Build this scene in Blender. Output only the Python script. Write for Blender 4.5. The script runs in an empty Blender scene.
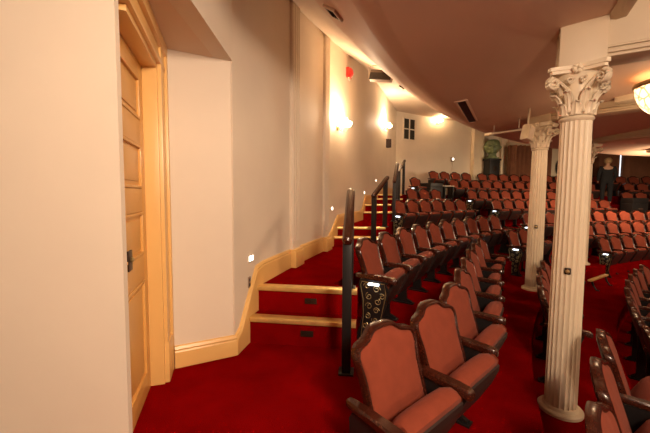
import bpy, bmesh, math, random
from mathutils import Vector, Matrix
random.seed(7)
sc = bpy.context.scene
COL = sc.collection
R_ = math.radians
EYE = 1.30                      # camera height above the aisle floor
F = 325.0
CX, CY = 12.8, -3.5             # centre of the curved seat rows

# ------------------------------------------------------------------ materials
def mat(name, col, rough=.5, metal=0, spec=.5, noise=0, nscale=8, bump=0, bscale=60, coat=0, sheen=0, emit=None, estr=0, stripes=None):
    m = bpy.data.materials.new(name); m.use_nodes = True
    nt = m.node_tree; b = nt.nodes['Principled BSDF']
    b.inputs['Base Color'].default_value = (*col, 1)
    b.inputs['Roughness'].default_value = rough
    b.inputs['Metallic'].default_value = metal
    b.inputs['Specular IOR Level'].default_value = spec
    b.inputs['Coat Weight'].default_value = coat
    b.inputs['Sheen Weight'].default_value = sheen
    tc = nt.nodes.new('ShaderNodeTexCoord')
    if noise:
        n = nt.nodes.new('ShaderNodeTexNoise'); n.inputs['Scale'].default_value = nscale; n.inputs['Detail'].default_value = 5
        if stripes:
            mp = nt.nodes.new('ShaderNodeMapping'); mp.inputs['Scale'].default_value = stripes
            nt.links.new(tc.outputs['Object'], mp.inputs[0]); nt.links.new(mp.outputs[0], n.inputs['Vector'])
        else:
            nt.links.new(tc.outputs['Object'], n.inputs['Vector'])
        r = nt.nodes.new('ShaderNodeValToRGB')
        r.color_ramp.elements[0].position = .3; r.color_ramp.elements[1].position = .7
        r.color_ramp.elements[0].color = (*[c*(1-noise) for c in col], 1)
        r.color_ramp.elements[1].color = (*[min(1, c*(1+noise*.6)) for c in col], 1)
        nt.links.new(n.outputs['Fac'], r.inputs[0]); nt.links.new(r.outputs[0], b.inputs['Base Color'])
    if bump:
        n2 = nt.nodes.new('ShaderNodeTexNoise'); n2.inputs['Scale'].default_value = bscale; n2.inputs['Detail'].default_value = 3
        nt.links.new(tc.outputs['Object'], n2.inputs['Vector'])
        bp = nt.nodes.new('ShaderNodeBump'); bp.inputs['Strength'].default_value = bump; bp.inputs['Distance'].default_value = .01
        nt.links.new(n2.outputs['Fac'], bp.inputs['Height']); nt.links.new(bp.outputs[0], b.inputs['Normal'])
    if emit:
        b.inputs['Emission Color'].default_value = (*emit, 1); b.inputs['Emission Strength'].default_value = estr
    return m
M = dict(
    plaster=mat('cream_plaster', (.76, .67, .55), .65, noise=.06, nscale=1.3, bump=.05, bscale=25),
    soffit=mat('shaded_soffit_paint', (.68, .465, .335), .6, noise=.05, nscale=.8),  # weak light under the balcony put into the colour, darker than the ceiling
    coveceil=mat('pale_ceiling_paint', (.72, .58, .45), .7, noise=.04, nscale=1.0),
    trim=mat('yellow_cream_gloss', (.82, .51, .18), .32, noise=.04, nscale=3),
    door=mat('yellow_cream_door', (.74, .41, .115), .35, noise=.05, nscale=3),
    carpet=mat('red_carpet', (.215, .0016, .0022), .95, spec=.0, noise=.22, nscale=3.2, bump=.5, bscale=180),
    velvet=mat('terracotta_velvet', (.235, .050, .026), .85, spec=.10, noise=.10, nscale=14, bump=.2, bscale=260, sheen=.05),
    wood=mat('dark_red_mahogany', (.045, .009, .004), .26, noise=.35, nscale=6, stripes=(3, 12, 12), coat=.25),
    shell=mat('dark_seat_shell', (.03, .016, .013), .45),
    iron=mat('black_cast_iron', (.012, .010, .010), .42, spec=.4),
    gold=mat('worn_gilding', (.55, .42, .20), .35, metal=.8),
    brass=mat('brass_nosing', (.85, .60, .22), .35, metal=.65, noise=.15, nscale=12),
    plate=mat('dark_bronze_plate', (.035, .02, .013), .4, metal=.5),
    white=mat('cream_column_paint', (.80, .68, .50), .42, noise=.04, nscale=4),
    beam=mat('cream_beam_paint', (.60, .48, .33), .5, noise=.04, nscale=2),
    curtain=mat('brown_curtain', (.28, .115, .058), .9, noise=.12, nscale=5, sheen=.1),
    bronze=mat('green_bronze', (.17, .22, .11), .5, metal=.1, noise=.4, nscale=5),
    black=mat('black_paint', (.012, .011, .011), .45),
    red=mat('red_alarm', (.55, .02, .015), .35),
    grey=mat('warm_grey_metal', (.30, .22, .17), .5, metal=.2),
    louver=mat('dark_louver_glass', (.06, .055, .045), .7, spec=.1),
    offwhite=mat('off_white_plastic', (.7, .6, .48), .5),
    glow=mat('opal_glass_lit', (1, .85, .6), .4, emit=(1, .72, .40), estr=14),
    stepglow=mat('step_light_lens', (1, .95, .85), .4, emit=(1, .90, .75), estr=2.5),
    aislelamp=mat('aisle_light_lens', (.8, .9, 1), .3, emit=(.75, .85, 1), estr=2.6),
    daylight=mat('daylight_pane', (.9, .95, 1), .3, emit=(.85, .92, 1), estr=.8),
    skin=mat('skin', (.5, .28, .18), .5), hair=mat('fair_hair', (.42, .27, .13), .6, noise=.3, nscale=30),
    cloth=mat('black_cloth', (.012, .012, .014), .9),
)
def bowl_mat():
    m = mat('leaded_glass_bowl', (1, .8, .55), .4); nt = m.node_tree; b = nt.nodes['Principled BSDF']
    tc = nt.nodes.new('ShaderNodeTexCoord'); v = nt.nodes.new('ShaderNodeTexVoronoi'); v.feature = 'DISTANCE_TO_EDGE'
    v.inputs['Scale'].default_value = 11
    r = nt.nodes.new('ShaderNodeValToRGB'); r.color_ramp.elements[0].position = .03; r.color_ramp.elements[1].position = .09
    r.color_ramp.elements[0].color = (.30, .10, .03, 1); r.color_ramp.elements[1].color = (1, .66, .34, 1)
    nt.links.new(tc.outputs['Object'], v.inputs['Vector']); nt.links.new(v.outputs['Distance'], r.inputs[0])
    nt.links.new(r.outputs[0], b.inputs['Emission Color']); b.inputs['Emission Strength'].default_value = 1.5
    return m
M['bowl'] = bowl_mat()

# ------------------------------------------------------------------ mesh helpers
class MB:
    def __init__(s): s.bm = bmesh.new()
    def box(s, c, d, rz=0, rx=0, ry=0, bev=0):
        mt = Matrix.Translation(c) @ Matrix.Rotation(rz, 4, 'Z') @ Matrix.Rotation(ry, 4, 'Y') @ Matrix.Rotation(rx, 4, 'X')
        r = bmesh.ops.create_cube(s.bm, size=1)
        bmesh.ops.scale(s.bm, vec=d, verts=r['verts'])
        if bev:
            es = list({e for v in r['verts'] for e in v.link_edges})
            rb = bmesh.ops.bevel(s.bm, geom=es, offset=bev, segments=2, affect='EDGES', profile=.6)
            vs = list({v for f in rb['faces'] for v in f.verts} | {v for v in r['verts'] if v.is_valid})
        else: vs = r['verts']
        bmesh.ops.transform(s.bm, matrix=mt, verts=vs)
        return s
    def grid(s, rows, cu=False, cv=False, cap=False):
        """rows: list of lists of points, skinned into quads"""
        V = [[s.bm.verts.new(p) for p in r] for r in rows]
        n, m = len(V), len(V[0])
        for i in range(n if cv else n-1):
            for j in range(m if cu else m-1):
                a, b, c, d = V[i][j], V[i][(j+1) % m], V[(i+1) % n][(j+1) % m], V[(i+1) % n][j]
                try: s.bm.faces.new((a, b, c, d))
                except Exception: pass
        if cap:
            for r in (V[0], V[-1]):
                try: s.bm.faces.new(r)
                except Exception: pass
        return s
    def tube(s, pts, r, n=8, cap=True, sx=1.0):
        rows = []; pts = [Vector(p) for p in pts]
        for i, p in enumerate(pts):
            t = (pts[min(i+1, len(pts)-1)] - pts[max(i-1, 0)]).normalized()
            up = Vector((0, 0, 1)) if abs(t.z) < .95 else Vector((0, 1, 0))
            a = t.cross(up).normalized(); b = t.cross(a).normalized()
            rr = r[i] if isinstance(r, (list, tuple)) else r
            rows.append([p + a*rr*sx*math.cos(k*2*math.pi/n) + b*rr*math.sin(k*2*math.pi/n) for k in range(n)])
        return s.grid(rows, cu=True, cap=cap)
    def lathe(s, prof, c=(0, 0, 0), n=24, fn=None, cap=True):
        rows = []
        for (r, z) in prof:
            rows.append([(c[0] + r*(fn(k, n, z) if fn else 1)*math.cos(k*2*math.pi/n), c[1] + r*(fn(k, n, z) if fn else 1)*math.sin(k*2*math.pi/n), c[2]+z) for k in range(n)])
        return s.grid(rows, cu=True, cap=cap)
    def prism(s, poly, z0, z1):
        a = [s.bm.verts.new((x, y, z0)) for x, y in poly]; b = [s.bm.verts.new((x, y, z1)) for x, y in poly]
        s.bm.faces.new(a); s.bm.faces.new(b)
        n = len(poly)
        for i in range(n): s.bm.faces.new((a[i], a[(i+1) % n], b[(i+1) % n], b[i]))
        return s
    def build(s, name, m, parent=None, smooth=True, angle=35, loc=None):
        bmesh.ops.recalc_face_normals(s.bm, faces=s.bm.faces)
        me = bpy.data.meshes.new(name); s.bm.to_mesh(me); s.bm.free()
        me.materials.append(M[m] if isinstance(m, str) else m)
        if smooth:
            me.polygons.foreach_set('use_smooth', [True]*len(me.polygons))
            try: me.set_sharp_from_angle(angle=R_(angle))
            except Exception: pass
        o = bpy.data.objects.new(name, me); COL.objects.link(o)
        if parent: o.parent = parent
        if loc: o.location = loc
        return o
def empty(name, loc=(0, 0, 0), rz=0):
    o = bpy.data.objects.new(name, None); COL.objects.link(o); o.empty_display_size = .1
    o.location = loc; o.rotation_euler = (0, 0, rz); return o
def tag(o, label, cat, group=None):
    o['label'] = label; o['category'] = cat
    if group: o['group'] = group
    return o
def struct(o): o['kind'] = 'structure'; return o
def copy_tree(o, parent=None):
    c = o.copy(); COL.objects.link(c); c.parent = parent
    for ch in list(o.children): copy_tree(ch, c)
    return c
def ring(R, phi):
    a = R_(phi); return (CX - R*math.cos(a), CY + R*math.sin(a))
def face(phi): return R_(90-phi)             # rz for a thing whose -Y looks at the stage
def phi_px(px, R):                            # where a sight line crosses a ring
    t = (px-325)/F
    A = t*t+1; B = -2*CX*t-2*CY; Cc = CX*CX+CY*CY-R*R
    Z = (-B+math.sqrt(max(0, B*B-4*A*Cc)))/(2*A)
    return math.degrees(math.atan2(Z-CY, CX-t*Z))

# ------------------------------------------------------------------ ceiling profile
PROF = [(9, 1.42), (11, 1.42), (12, 1.38), (12.5, 1.34), (13.0, 1.29), (13.4, 1.26), (13.7, 1.24), (13.85, 1.245), (14.0, 1.29), (14.12, 1.365), (14.25, 1.485), (14.5, 1.76), (14.75, 1.96), (15.0, 2.12),
        (15.45, 2.42), (16.1, 2.80), (17.0, 3.0), (18.0, 3.06), (20.2, 3.08)]
def ceil_z(R):
    for (a, b), (c, d) in zip(PROF, PROF[1:]):
        if a <= R <= c: return EYE + b + (d-b)*(R-a)/(c-a)
    return EYE+1.5
def ceil_xy(x, y): return ceil_z(math.hypot(x-CX, y-CY))

# ------------------------------------------------------------------ left wall path
WP = [(-.725, 2.56), (-.63, 3.0), (-.355, 3.95), (.0, 5.0), (.22, 5.65), (.82, 7.24), (1.42, 9.0), (2.6, 12.1)]
def cr(p0, p1, p2, p3, t):
    return .5*((2*p1)+(-p0+p2)*t+(2*p0-5*p1+4*p2-p3)*t*t+(-p0+3*p1-3*p2+p3)*t**3)
WALL = []
for i in range(len(WP)-1):
    p = [WP[max(0, i-1)], WP[i], WP[i+1], WP[min(len(WP)-1, i+2)]]
    for k in range(12):
        t = k/12; WALL.append((cr(p[0][0], p[1][0], p[2][0], p[3][0], t), cr(p[0][1], p[1][1], p[2][1], p[3][1], t)))
WALL.append(WP[-1])
def wall_at(y):
    for (a, b), (c, d) in zip(WALL, WALL[1:]):
        if b <= y <= d:
            t = (y-b)/(d-b); tx, ty = c-a, d-b; L = math.hypot(tx, ty)
            return a+(c-a)*t, (tx/L, ty/L)
    return WALL[-1][0], (.36, .93)
def wall_p(y, off=0):
    x, (tx, ty) = wall_at(y); return (x+ty*off, y-tx*off)
def wall_rz(y):                                # rz for a thing whose -Y comes out of the wall
    _, (tx, ty) = wall_at(y); return math.atan2(ty, ty and tx*0+ty) if False else math.atan2(-tx, ty)+math.pi/2

# ------------------------------------------------------------------ floor: curved tiers and aisle landings
L1, L2, L3, L4 = .452, .75, 1.093, 1.33
TIERS = [(8.0, 11.0, -1.08), (11.0, 11.78, -.83), (11.78, 12.62, -.55), (12.62, 13.45, -.28), (13.45, 14.22, -.004), (14.22, 15.72, .32), (15.72, 16.5, .62), (16.5, 17.25, 1.0), (17.25, 19.6, 1.33)]
mb = MB()
for (a, b, z), p0 in zip(TIERS, (-35, -35, -35, -35, -35, 28.5, 40, 48, 53)):
    phis = [p0 + (116-p0)*i/60 for i in range(61)]
    mb.grid([[(*ring(r, p), zz) for p in phis] for r, zz in ((a, -1.6), (a, z), (b, z), (b, -1.6))], cv=True)
struct(mb.build('floor', 'carpet', smooth=False))

def landing(poly, z, zb=-1.3):
    m = MB(); m.prism(poly, zb, z); return m
def wl(y0, y1, n=8, off=-.06): return [wall_p(y0+(y1-y0)*i/n, off) for i in range(n+1)]
aisle0 = [(.17, -1.6), (.16, 1.9), (.2, 2.3), (.27, 2.62), (.27, 2.75), (-.62, 2.86), (-.76, 2.55), (-1.3, 2.42), (-1.3, -1.6)]
struct(landing(aisle0, 0.0).build('floor_aisle', 'carpet', smooth=False))
def ang_line(xl, yl, xr, yr): return (xl, yl), (xr, yr)
l1p = [(.27, 2.84)] + [(.27, 2.90), (.08, 3.06), (.33, 3.5), (.62, 4.0), (.92, 4.6), (1.03, 5.36)] + list(reversed(wl(2.97, 5.40)))
struct(landing(l1p, L1).build('floor_first_landing', 'carpet', smooth=False))
l2p = [(1.06, 5.56), (1.18, 6.0), (1.42, 7.0), (1.50, 7.2)] + list(reversed(wl(5.60, 7.27)))
struct(landing(l2p, L2).build('floor_second_landing', 'carpet', smooth=False))
l3p = [(1.56, 7.44), (1.8, 8.2), (2.08, 8.8)] + list(reversed(wl(7.50, 8.87)))
struct(landing(l3p, L3).build('floor_third_landing', 'carpet', smooth=False))
l4p = [(2.14, 9.02), (2.35, 10.0), (2.62, 10.75), (3.3, 11.3), (3.5, 12.3)] + list(reversed(wl(9.08, 12.0)))
struct(landing(l4p, L4-.003 + .006).build('floor_top_landing', 'carpet', smooth=False))

def flight(y0l, xr, y0r, z0, r1, r2, tread, label, xr2=None, vents=True):
    """two carpeted steps; (left end found on the wall, right end at xr,y0r)"""
    root = empty('carpeted_steps', (0, 0, z0)); tag(root, label, 'steps', 'flights of red carpeted aisle steps')
    xl, _ = wall_at(y0l)
    d = Vector((xr-xl, y0r-y0l, 0)); L = d.length; d.normalize(); n = Vector((-d.y, d.x, 0))
    def P(s, t): q = Vector((xl, y0l, 0)) + d*s + n*t; return (q.x, q.y)
    a = MB()
    a.prism([P(-.06, 0), P(L, 0), P(L, tread), P(-.06, tread)], -.6, r1)
    a.prism([P(-.06, tread), P(L, tread), P(L, tread+.14), P(-.06, tread+.14)], -.6, r1+r2+.001)
    a.build('steps', 'carpet', root, smooth=False)
    for t, z in ((0, r1), (tread, r1+r2)):
        g = MB()
        sec = [(.075, .001), (.075, .007), (-.012, .010), (-.024, .004), (-.028, -.014), (-.024, -.030), (-.002, -.032), (.0, .001)]
        g.grid([[(*P(s, t+a_), z+b_) for a_, b_ in sec] for s in (.035, L-.004)], cu=True, cap=True)
        ns = g.build('nosing', 'brass', root)
        if vents:
            c = P(L*.56, t-.004); v = MB()
            v.box((c[0], c[1], z-.115), (.11, .012, .05), rz=math.atan2(d.y, d.x), bev=.003)
            for k in range(4): v.box((c[0]-n.x*.006, c[1]-n.y*.006, z-.131+k*.011), (.095, .006, .003), rz=math.atan2(d.y, d.x))
            v.build('vent_plate', 'plate', root)
    return root
flight(2.79, .27, 2.66, 0, .226, .226, .18, 'two red carpeted steps with long brass edges and dark vent plates, beside the door alcove')
flight(5.37, 1.04, 5.36, L1, .155, L2-L1-.155, .2, 'two red carpeted steps with brass edges at the far end of the first landing', vents=False)
flight(7.25, 1.50, 7.22, L2, .18, L3-L2-.18, .2, 'narrow red steps midway up the aisle, between second and third wall step lights', vents=False)
flight(8.86, 2.10, 8.80, L3, .12, L4-L3-.12, .2, 'topmost red carpeted steps reaching the back wall level', vents=False)

# ------------------------------------------------------------------ walls
def wall_strip(name, pts, z0, z1, th, m='plaster', flip=1):
    rows = []; n = len(pts)
    nb = []
    for i, p in enumerate(pts):
        a = pts[max(0, i-1)]; b = pts[min(n-1, i+1)]; tx, ty = b[0]-a[0], b[1]-a[1]; L = math.hypot(tx, ty)
        nb.append((p[0]-flip*ty/L*th, p[1]+flip*tx/L*th))
    for i in range(n):
        p, q = pts[i], nb[i]
        rows.append([(p[0], p[1], z0), (p[0], p[1], z1), (q[0], q[1], z1), (q[0], q[1], z0)])
    g = MB(); g.grid(rows, cu=True, cap=True)
    return struct(g.build(name, m))
wall_strip('wall_left', WALL, -.5, 4.75, .15)
wall_strip('wall_left_upper', [(-.69, -1.6), (-.72, 2.57)], 2.32, 4.3, .12)
wall_strip('wall_alcove', [(-1.14, 2.355), (-.722, 2.57)], -.3, 2.34, .12)
wall_strip('wall_near', [(-3.2, 1.15), (-.879, 1.40)], -.3, 2.34, .035)
g = MB(); g.prism([(-3.3, 1.0), (-.83, 1.0), (-.80, -1.6), (-3.3, -1.6)], 2.32, 2.42); struct(g.build('ceiling_entry', 'coveceil', smooth=False))
g = MB(); g.prism([(-1.6, 1.0), (-.83, 1.0), (-.84, 2.5), (-1.3, 2.5), (-1.6, 2.3)], 2.32, 2.42); struct(g.build('ceiling_alcove', 'coveceil', smooth=False))
wall_strip('wall_left_behind', [(-3.2, -1.6), (-3.2, 1.2)], -.3, 2.5, .1)
bphi0 = math.degrees(math.atan2(12.1-CY, CX-2.6))
bw = [ring(18.6, bphi0-1.0+i*1.5) for i in range(42)]
wall_strip('wall_back', bw, .3, 4.7, .15)
# ceiling shells
def ceil_shell(name, r0, r1, p0, p1, m, step=2.0):
    rs = sorted({r0, r1} | {a for a, _ in PROF if r0 < a < r1} | {r0+(r1-r0)*i/24 for i in range(25)})
    n = max(2, int((p1-p0)/step)); ps = [p0+(p1-p0)*i/n for i in range(n+1)]
    g = MB()
    rows = [[(*ring(r, p), ceil_z(r)) for p in ps] for r in rs]
    rows += [[(*ring(r, p), ceil_z(r)+.12) for p in ps] for r in reversed(rs)]
    g.grid(rows, cv=True)
    return struct(g.build(name, m, angle=60))
ceil_shell('ceiling', 14.3, 19.4, -30, 118, 'coveceil')
ceil_shell('ceiling_balcony_soffit', 12.22, 14.3, -30, 118, 'soffit')
ceil_shell('ceiling_inner_soffit', 10.4, 12.22, 31.6, 118, 'soffit')

# ------------------------------------------------------------------ baseboards (cream-yellow skirting)
def skirting(name, pts):
    """pts: (x, y, nx, ny, zb, zt)"""
    sec = lambda x, y, nx, ny, zb, zt: [(x, y, zb), (x+nx*.028, y+ny*.028, zb), (x+nx*.028, y+ny*.028, zt-.045), (x+nx*.022, y+ny*.022, zt-.035), (x+nx*.026, y+ny*.026, zt-.022), (x+nx*.016, y+ny*.016, zt-.004), (x, y, zt)]
    g = MB(); g.grid([sec(*p) for p in pts], cu=True, cap=True); return struct(g.build(name, 'trim', angle=30))
nx, ny = .46, -.888
skirting('baseboard_alcove', [(-1.12, 2.366, nx, ny, -.05, .165), (-.735, 2.563, nx, ny, -.05, .165), (-.722, 2.57, .9, -.5, -.05, .165)])
HP = [(2.56, .165, -.05), (2.64, .20, -.05), (2.96, .645, .1), (3.1, .665, .3), (5.16, .665, .4), (5.30, .72, .4), (5.62, .96, .5), (5.8, .965, .6), (7.1, .965, .6), (7.25, 1.02, .6), (7.5, 1.31, .9), (8.7, 1.31, .9), (8.85, 1.36, .9), (9.1, 1.55, 1.2), (12.05, 1.55, 1.2)]
def hp(y):
    for (a, b, c), (d, e, f) in zip(HP, HP[1:]):
        if a <= y <= d: t = (y-a)/(d-a); return b+(e-b)*t, c
    return 1.55, 1.2
ys = sorted({h[0] for h in HP} | {2.65+i*.25 for i in range(38)}); pts = []
for y in ys:
    x, (tx, ty) = wall_at(y); zt, zb = hp(y); pts.append((x, y, ty, -tx, zb, zt))
skirting('baseboard_left', pts)

# pilasters with plinth blocks
def pilaster(yc, w, label_n, fl):
    x, (tx, ty) = wall_at(yc); rz = math.atan2(ty, tx)
    top = ceil_xy(x+ty*.05, yc) + .02
    g = MB(); c = wall_p(yc, .018)
    g.box((c[0], c[1], (L1+top)/2), (w, .04, top-L1), rz=rz, bev=.004)
    c = wall_p(yc, .035)
    for s in (-1, -.35, .35, 1):
        if fl:
            g.box((c[0]+tx*s*w*.38, c[1]+ty*s*w*.38, (L1+.3+top)/2), (.022, .02, top-L1-.3), rz=rz, bev=.004)
    o = struct(g.build('trim_%d' % label_n, 'plaster'))
    b = MB(); c = wall_p(yc, .045); b.box((c[0], c[1], L1+.08), (w+.05, .09, .21), rz=rz, bev=.006)
    c = wall_p(yc, .04); b.box((c[0], c[1], L1+.195), (w+.03, .075, .03), rz=rz, bev=.008)
    struct(b.build('baseboard_plinth', 'trim'))
pilaster(3.88, .22, 1, True); pilaster(4.98, .20, 2, True)

# ------------------------------------------------------------------ door in the alcove
DA = Vector((-.982, 1.46, 0)); DB = Vector((-1.185, 2.12, 0)); dd = (DB-DA); DL = dd.length; dd.normalize(); dn = Vector((dd.y, -dd.x, 0))
drz = math.atan2(dd.y, dd.x)
def DP(s, o, z): q = DA+dd*s+dn*o; return (q.x, q.y, z)
door = empty('door_1', tuple(DA)); struct(door)
door_in = Matrix.Translation(-DA)
def dbuild(g, name, m, parent=None):
    o = g.build(name, m, parent or door); o.data.transform(door_in); return o
DH = 2.11
g = MB(); g.box(DP(DL/2, -.02, DH/2), (DL, .04, DH), rz=drz)
# raised stiles and rails
st = .085
for s in (st/2, DL-st/2): g.box(DP(s, .006, DH/2), (st, .014, DH), rz=drz, bev=.002)
rails = [(.0, .13), (.76, .92), (1.19, 1.33), (1.60, 1.75), (2.01, DH)]
for a, b in rails: g.box(DP(DL/2, .006, (a+b)/2), (DL-2*st, .014, b-a), rz=drz, bev=.002)
dbuild(g, 'door_panel', 'door')
for (a, b), (c, d) in zip(rails, rails[1:]):
    p = MB()
    for z in (b+.012, c-.012): p.box(DP(DL/2, .008, z), (DL-2*st, .018, .018), rz=drz, bev=.005)
    for s in (st+.01, DL-st-.01): p.box(DP(s, .008, (b+c)/2), (.018, .018, c-b), rz=drz, bev=.005)
    p.box(DP(DL/2, .002, (b+c)/2), (DL-2*st-.1, .012, c-b-.09), rz=drz, bev=.005)
    dbuild(p, 'moulding', 'door')
k = MB(); k.box(DP(.275, .016, .94), (.07, .010, .11), rz=drz, bev=.003)
hnd = dbuild(k, 'lock_plate', 'plate')
k = MB(); 
k.tube([DP(.275, .016, .945), DP(.275, .030, .945), DP(.275, .036, .945)], [.010, .016, .008], n=14)
o = k.build('door_knob', 'gold', door); o.data.transform(door_in)
# frame: jamb lining, far casing, head
g = MB()
g.box(DP(DL+.012, .035, DH/2), (.03, .13, DH+.02), rz=drz, bev=.003)
g.box(DP(-.015, -.01, DH/2), (.03, .04, DH+.02), rz=drz, bev=.003)
g.box(DP(DL/2+.02, .035, DH+.015), (DL+.02, .13, .03), rz=drz, bev=.003)
def casing(s0, s1, z0, z1, vert=True):
    w = (s1-s0)
    for a, b, o in ((0, .22, .118), (.22, .40, .106), (.40, .75, .112), (.75, 1.0, .128)):
        ss = s0+w*(a+b)/2
        g.box(DP(ss, o/2+.005, (z0+z1)/2), (w*(b-a), o, z1-z0), rz=drz, bev=.006)
casing(DL+.018, DL+.222, .0, 2.34)
g.box(DP(DL+.12, .062, .13), (.21, .135, .30), rz=drz, bev=.01)
for z0, z1, o in ((DH+.03, DH+.07, .118), (DH+.07, DH+.14, .105), (DH+.14, 2.34, .13)):
    g.box(DP(DL/2+.06, o/2+.005, (z0+z1)/2), (DL+.30, o, z1-z0), rz=drz, bev=.006)
dbuild(g, 'door_frame', 'trim')

# ------------------------------------------------------------------ theatre seat
OUT = [(0, .888), (.055, .886), (.088, .878), (.112, .862), (.135, .846), (.165, .838), (.20, .832), (.226, .818), (.239, .792), (.240, .755), (.231, .715), (.224, .67), (.222, .60), (.222, .52), (.218, .42), (.205, .33), (.17, .285), (.09, .27), (0, .268)]
OUTLINE = OUT + [(-x, h) for x, h in reversed(OUT[1:-1])]
def lean(x, h): return -.182 + (h-.32)*.325 - .9*x*x*.35    # y of the back's mid plane
def outline_norm():
    n = len(OUTLINE); res = []
    for i, (x, h) in enumerate(OUTLINE):
        a = OUTLINE[i-1]; b = OUTLINE[(i+1) % n]; tx, th = b[0]-a[0], b[1]-a[1]; L = math.hypot(tx, th)
        res.append((-th/L*-1 if False else th/L*1, -tx/L))
    # make them point inwards
    cxh = (0, .6); out = []
    for (x, h), (a, b) in zip(OUTLINE, res):
        if a*(cxh[0]-x)+b*(cxh[1]-h) < 0: a, b = -a, -b
        out.append((a, b))
    return out
ON = outline_norm()
def back_frame():
    g = MB(); sec = [(0, .020), (-.003, 0), (.0, -.022), (.005, -.031), (.013, -.033), (.021, -.027), (.025, -.010), (.025, .020)]
    rows = []
    for (x, h), (a, b) in zip(OUTLINE, ON):
        rows.append([(x+a*t, lean(x+a*t, h+b*t)+y, h+b*t) for t, y in sec])
    g.grid(rows, cu=True, cv=True); return g
def back_pad():
    g = MB(); rows = []
    base = [(x+a*.022, h+b*.022) for (x, h), (a, b) in zip(OUTLINE, ON)]
    for s, bul in ((1.0, 0.0), (.985, .010), (.95, .018), (.85, .026), (.65, .034), (.4, .038), (.15, .040)):
        rows.append([(x*s, lean(x*s, .6+(h-.6)*s) - .014 - bul, .6+(h-.6)*s) for x, h in base])
    g.grid(rows, cu=True)
    g.bm.faces.new([v for v in g.bm.verts][-len(base):]); return g
def back_shell():
    g = MB(); rows = []
    base = [(x+a*.02, h+b*.02) for (x, h), (a, b) in zip(OUTLINE, ON)]
    for s, d in ((1.0, .004), (1.0, .024), (.9, .032), (.5, .036), (.15, .036)):
        rows.append([(x*s, lean(x*s, .6+(h-.6)*s)+d, .6+(h-.6)*s) for x, h in base])
    g.grid(rows, cu=True); g.bm.faces.new([v for v in g.bm.verts][-len(base):]); return g
TILT = R_(68)
def seat_pt(u, v, w):     # u across, v forward along the cushion, w normal to it
    y = -.13 - (v*math.cos(TILT) - w*-math.sin(TILT)*-1)
    z = .27 + v*math.sin(TILT) + w*math.cos(TILT)
    return (u, -.205 - v*.88*math.cos(TILT) + w*math.sin(TILT), .27 + v*.80*math.sin(TILT) + w*math.cos(TILT))
def seat_cushion():
    g = MB(); rows = []
    prof = [(0, .005), (.01, .05), (.05, .075), (.15, .085), (.26, .082), (.34, .080), (.385, .066), (.412, .035), (.418, -.005), (.405, -.035), (.37, -.046), (0, -.02)]
    us = [-.225, -.215, -.17, -.08, 0, .08, .17, .215, .225]; sh = [.3, .72, .95, 1, 1, 1, .95, .72, .3]
    for v, w in prof:
        rows.append([seat_pt(u, v - (0 if v < .3 else (1-s)*.03), w*s if w > 0 else w) for u, s in zip(us, sh)])
    g.grid(rows, cap=False, cv=True)
    for k in (0, -1):
        pass
    side = [[seat_pt(u, v, (w*.3 if w > 0 else w)) for v, w in prof] for u in (-.225, .225)]
    for s_ in side: g.bm.faces.new([g.bm.verts.new(p) for p in s_])
    return g
def seat_pan():
    g = MB(); rows = []
    for v, w in ((.0, -.021), (.375, -.047), (.37, -.056), (.33, -.068), (.2, -.072), (.0, -.06)):
        rows.append([seat_pt(u, v, w) for u in (-.222, .222)])
    g.grid(rows, cv=True)
    for u in (-.222, .222): g.bm.faces.new([g.bm.verts.new(seat_pt(u, v, w)) for v, w in ((.0, -.021), (.375, -.047), (.37, -.056), (.33, -.068), (.2, -.072), (.0, -.06))])
    return g
HS = .285
def armrest(sx):
    g = MB(); rows = []
    for y, wd, zt, th in ((-.06, .018, .600, .028), (-.09, .024, .602, .034), (-.17, .028, .604, .036), (-.26, .030, .602, .038), (-.36, .032, .598, .042), (-.41, .031, .593, .046), (-.43, .025, .585, .042), (-.438, .015, .578, .03)):
        x0 = sx*HS
        rows.append([(x0-wd, y, zt-th), (x0-wd, y, zt-.010), (x0-wd*.75, y, zt), (x0+wd*.75, y, zt), (x0+wd, y, zt-.010), (x0+wd, y, zt-th)])
    g.grid(rows, cu=True, cap=True); return g
def standard(sx):
    g = MB(); x = sx*HS
    poly = [(-.05, 0), (-.27, 0), (-.27, .03), (-.20, .06), (-.19, .30), (-.26, .40), (-.33, .52), (-.35, .555), (-.10, .555), (-.08, .52), (-.09, .40), (-.09, .30), (-.09, .06), (-.05, .03)]
    a = [g.bm.verts.new((x-.016, y, z)) for y, z in poly]; b = [g.bm.verts.new((x+.016, y, z)) for y, z in poly]
    g.bm.faces.new(a); g.bm.faces.new(b); n = len(poly)
    for i in range(n): g.bm.faces.new((a[i], a[(i+1) % n], b[(i+1) % n], b[i]))
    g.box((x, -.16, .008), (.075, .26, .016), bev=.004)
    for yy in (-.07, -.25):
        g.lathe([(.010, 0), (.010, .012), (.004, .016)], (x, yy, .016), n=8)
    return g
def end_panel(sx):
    g = MB(); x = sx*HS
    poly = [(-.06, 0), (-.34, 0), (-.35, .03), (-.32, .07), (-.30, .16), (-.32, .26), (-.355, .36), (-.36, .47), (-.34, .52), (-.37, .555), (-.10, .555), (-.09, .50), (-.12, .38), (-.13, .24), (-.09, .08)]
    a = [g.bm.verts.new((x-.014, y, z)) for y, z in poly]; b = [g.bm.verts.new((x+.014, y, z)) for y, z in poly]
    g.bm.faces.new(a); g.bm.faces.new(b); n = len(poly)
    for i in range(n): g.bm.faces.new((a[i], a[(i+1) % n], b[(i+1) % n], b[i]))
    g.box((x, -.20, .010), (.07, .32, .02), bev=.004)
    return g
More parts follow.
